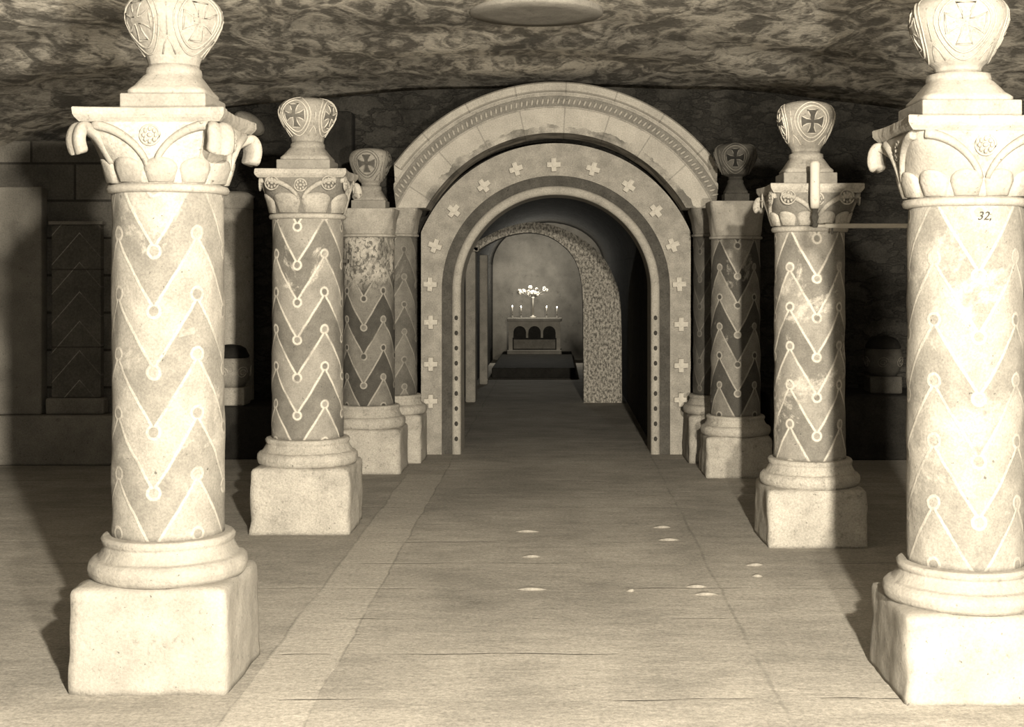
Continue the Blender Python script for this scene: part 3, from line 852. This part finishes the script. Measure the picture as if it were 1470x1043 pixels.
P += [(ax-0.07, 0.3), (ax-0.07, 0.54), (-ax+0.07, 0.54)]
obj('arcade', prism(P, 0.02, 0.05), M['bulb'], t)
obj('lower_panel', bevbox(-ax+0.09, ax-0.09, 0.02, 0.05, 0.1, 0.27, 0.005), M['ground'], t)
AT = A0+0.66
def candle(x, label, h):
    c = thing('candlestick', label, 'candlestick', (x, AY+0.2, AT), 0, None)
    obj('stick', lathe([(0.03, 0), (0.028, 0.012), (0.009, 0.02), (0.008, 0.07), (0.018, 0.075), (0.018, 0.082), (0.005, 0.085)], 16), M['dimplaster'], c, True)
    obj('candle', lathe([(0.009, 0.085), (0.009, h)], 12), M['white'], c, True)
    bm = bmesh.new(); blob(bm, (0, 0, h+0.014), 0.006, 0.006, 0.015, None, 8, 6); obj('flame', bm, M['flame'], c, True)
for x, h, l in ((-0.80, 0.20, 'candlestick at the far left end of the altar top'), (-0.64, 0.19, 'candlestick second from left on the altar top, next to the pedestal'),
                (-0.17, 0.19, 'candlestick second from right on the altar top, next to the pedestal'), (0.02, 0.18, 'candlestick at the far right end of the altar top')):
    candle(x, l, h)
t = thing('flower_stand', 'white pedestal on the altar topped with a bunch of white flowers', 'flower stand', (-0.42, AY+0.2, AT))
obj('foot', lathe([(0.06, 0), (0.055, 0.02), (0.02, 0.03), (0.018, 0.05)], 20), M['white'], t, True)
obj('stem', lathe([(0.018, 0.05), (0.015, 0.3), (0.022, 0.36), (0.03, 0.38)], 20), M['white'], t, True)
for k in range(22):
    a = 0.15+(PI-0.3)*((k*7) % 22)/21; rr = random.uniform(0.06, 0.27) if k > 5 else 0.07
    x = rr*math.cos(a)*1.15; z = 0.42+rr*math.sin(a)*0.65
    bm = bmesh.new()
    s = random.uniform(0.024, 0.042)
    for q in range(6):
        th = 2*PI*q/6; blob(bm, (x+s*0.7*math.cos(th), random.uniform(-0.03, 0.03), z+s*0.7*math.sin(th)), s*0.5, s*0.4, s*0.5, None, 8, 5)
    blob(bm, (x, -0.01, z), s*0.5, s*0.5, s*0.5, None, 8, 5)
    obj('flower', bm, M['white'], t, True)
bm = bmesh.new()
for k in range(9):
    a = PI*(k+0.5)/9; tube(bm, [(0, 0, 0.37), (0.1*math.cos(a), 0, 0.4+0.05*math.sin(a)), (0.2*math.cos(a), 0, 0.42+0.12*math.sin(a))], 0.005)
obj('stalks', bm, M['ground'], t)

# ------------------------------------------------------------------ small things
# gas lamp on the second right column: upright tube and long pipe
ly = 8.12
t = thing('gas_lamp', 'white tube lamp in front of the second right capital, on a long pipe', 'lamp', (1.51, ly, 1.888))
obj('lamp_tube', lathe([(0.02, 0.10), (0.026, 0.11), (0.029, 0.16), (0.028, 0.3), (0.03, 0.36), (0.024, 0.375)], 24), M['white'], t, True)
obj('burner', lathe([(0.012, -0.01), (0.02, 0.0), (0.012, 0.02), (0.022, 0.05), (0.014, 0.08), (0.02, 0.10)], 20), M['band'], t, True)
bm = bmesh.new(); tube(bm, [(0.06, 0, 0.0), (3.64, 0, 0.0)], 0.014, False, 14); tube(bm, [(0.0, 0, 0.0), (0.06, 0, 0)], 0.01, False, 10)
obj('pipe', bm, M['white'], t, True)
bm = bmesh.new(); tube(bm, [(0.0, 0, 0.0), (0.03, 0.06, -0.0), (0.03, 0.10, -0.0)], 0.007); tube(bm, [(0.1, 0, -0.012), (0.1, 0, -0.05)], 0.006)
obj('bracket', bm, M['band'], t, True)
# conduit standing beside the third left column
bm = bmesh.new(); tube(bm, [(0, 0, 0), (0, 0, 1.35)], 0.017, False, 14)
t = thing('conduit', 'thin white upright pipe beside the third left column', 'pipe', (-1.735, 11.24, 0.40))
obj('pipe', bm, M['white'], t, True)
obj('clip', bevbox(-0.02, 0.06, -0.02, 0.06, 1.3, 1.33, 0.005), M['band'], t)
# ceiling roundel
R = lathe([(0.44, 0.08), (0.44, 0.0), (0.43, -0.012), (0.3, -0.016), (0.02, -0.018)], 64)
zc_ = vz(-0.13)
tag(obj('ceiling_roundel', R, M['pale'], None, True, (-0.13, 9.15, zc_-0.03)), 'pale round plaster disc on the painted ceiling', 'roundel')
# loose flakes of stone on the floor
fl = [(757,763,34,0),(763,799,26,0.1),(763,846,44,0),(1083,811,26,0.1),(1087,827,16,-0.1),(1013,853,34,0.05),(1000,842,30,0.0),(905,848,12,0.2),(960,775,30,0.0),(950,757,26,0.1)]
names = ['long pale flake in the middle of the aisle floor, farthest of the three there', 'small pale flake in the middle of the aisle floor, between two longer ones', 'largest pale flake in the aisle middle, nearest the viewer',
         'pale flake in front of the second right plinth', 'tiny pale flake just before the flake by the second right plinth', 'near flake of the close pair at the right of the aisle', 'far flake of the close pair at the right of the aisle',
         'tiny flake between the aisle middle and the right-hand pair', 'flake on the pale worn line right of centre, nearer of two there', 'flake on the pale worn line right of centre, farther of two there']
for (px, py, w, a), nm in zip(fl, names):
    Y = 3200/(py-395); X = (px-798)*Y/2000; W = w*Y/2000/2
    bm = bmesh.new(); n = 16
    lo = []; hi = []
    for i in range(n+1):
        u = -1+2*i/n; hgt = 0.016*(1-u*u)
        lo.append(((bm.verts.new((u*W, -0.02*(1-u*u), 0.0))), bm.verts.new((u*W, -0.03*(1-u*u)-0.002, 0.001+hgt)), bm.verts.new((u*W, 0.045*(1-u*u)+0.003, 0.001+hgt*0.3)), bm.verts.new((u*W, 0.045*(1-u*u)+0.003, 0.0))))
    for A, B in zip(lo, lo[1:]):
        for j in range(4): bm.faces.new((A[j], A[(j+1)%4], B[(j+1)%4], B[j]))
    bm.faces.new(lo[0]); bm.faces.new(lo[-1][::-1])
    o = obj('stone_flake', bm, M['pale_grey'], None, False, (X, Y, 0)); o.rotation_euler.z = a
    tag(o, nm, 'stone flake', 'loose flakes on the aisle floor')

# ------------------------------------------------------------------ light
def light(name, kind, loc, power, col, size=0.1, rot=None):
    l = bpy.data.lights.new(name, kind); l.energy = power; l.color = col
    if kind in ('POINT', 'SPOT'): l.shadow_soft_size = size
    if kind == 'SPOT': l.spot_size = math.radians(88); l.spot_blend = 0.35
    if kind == 'AREA': l.size = size
    o = bpy.data.objects.new(name, l); C.objects.link(o); o.location = loc
    if rot: o.rotation_euler = rot
    return o
light('flash_lamp_high', 'SPOT', (0.9, -0.2, 2.7), 2000, (1.0, 0.92, 0.76), 0.07, (PI/2-0.05, 0, 0.08))
light('ceiling_fill_low', 'SPOT', (0.9, -0.2, 1.3), 1300, (1.0, 0.92, 0.76), 0.07, (PI/2+0.05, 0, 0.08))  # extra lamp added below the flash to brighten the ceiling
light('fill_light', 'AREA', (0.0, -1.4, 1.8), 25, (1.0, 0.95, 0.82), 2.6, (PI/2, 0, 0))  # unseen fill added behind the camera to lift the shadows
light('altar_glow', 'POINT', (-0.4, 25.3, 1.72), 30, (1.0, 0.95, 0.82), 0.05)
w = bpy.data.worlds.new('world'); bpy.context.scene.world = w; w.use_nodes = True
w.node_tree.nodes['Background'].inputs[0].default_value = (0.95, 1.0, 0.85, 1); w.node_tree.nodes['Background'].inputs[1].default_value = 0.12

# ------------------------------------------------------------------ camera
cam = bpy.data.cameras.new('camera'); co = bpy.data.objects.new('camera', cam); C.objects.link(co)
co.location = (0, 0, 1.6); co.rotation_euler = (PI/2, 0, 0)
cam.sensor_fit = 'HORIZONTAL'; cam.sensor_width = 36; cam.lens = 36*2000/1470
cam.shift_x = -(798-735)/1470; cam.shift_y = -(521.5-395)/1470
cam.clip_start = 0.05
s = bpy.context.scene; s.camera = co
vs = s.view_settings; vs.view_transform = 'Standard'; vs.look = 'None'; vs.gamma = 1; vs.use_curve_mapping = False; vs.exposure = 1.45
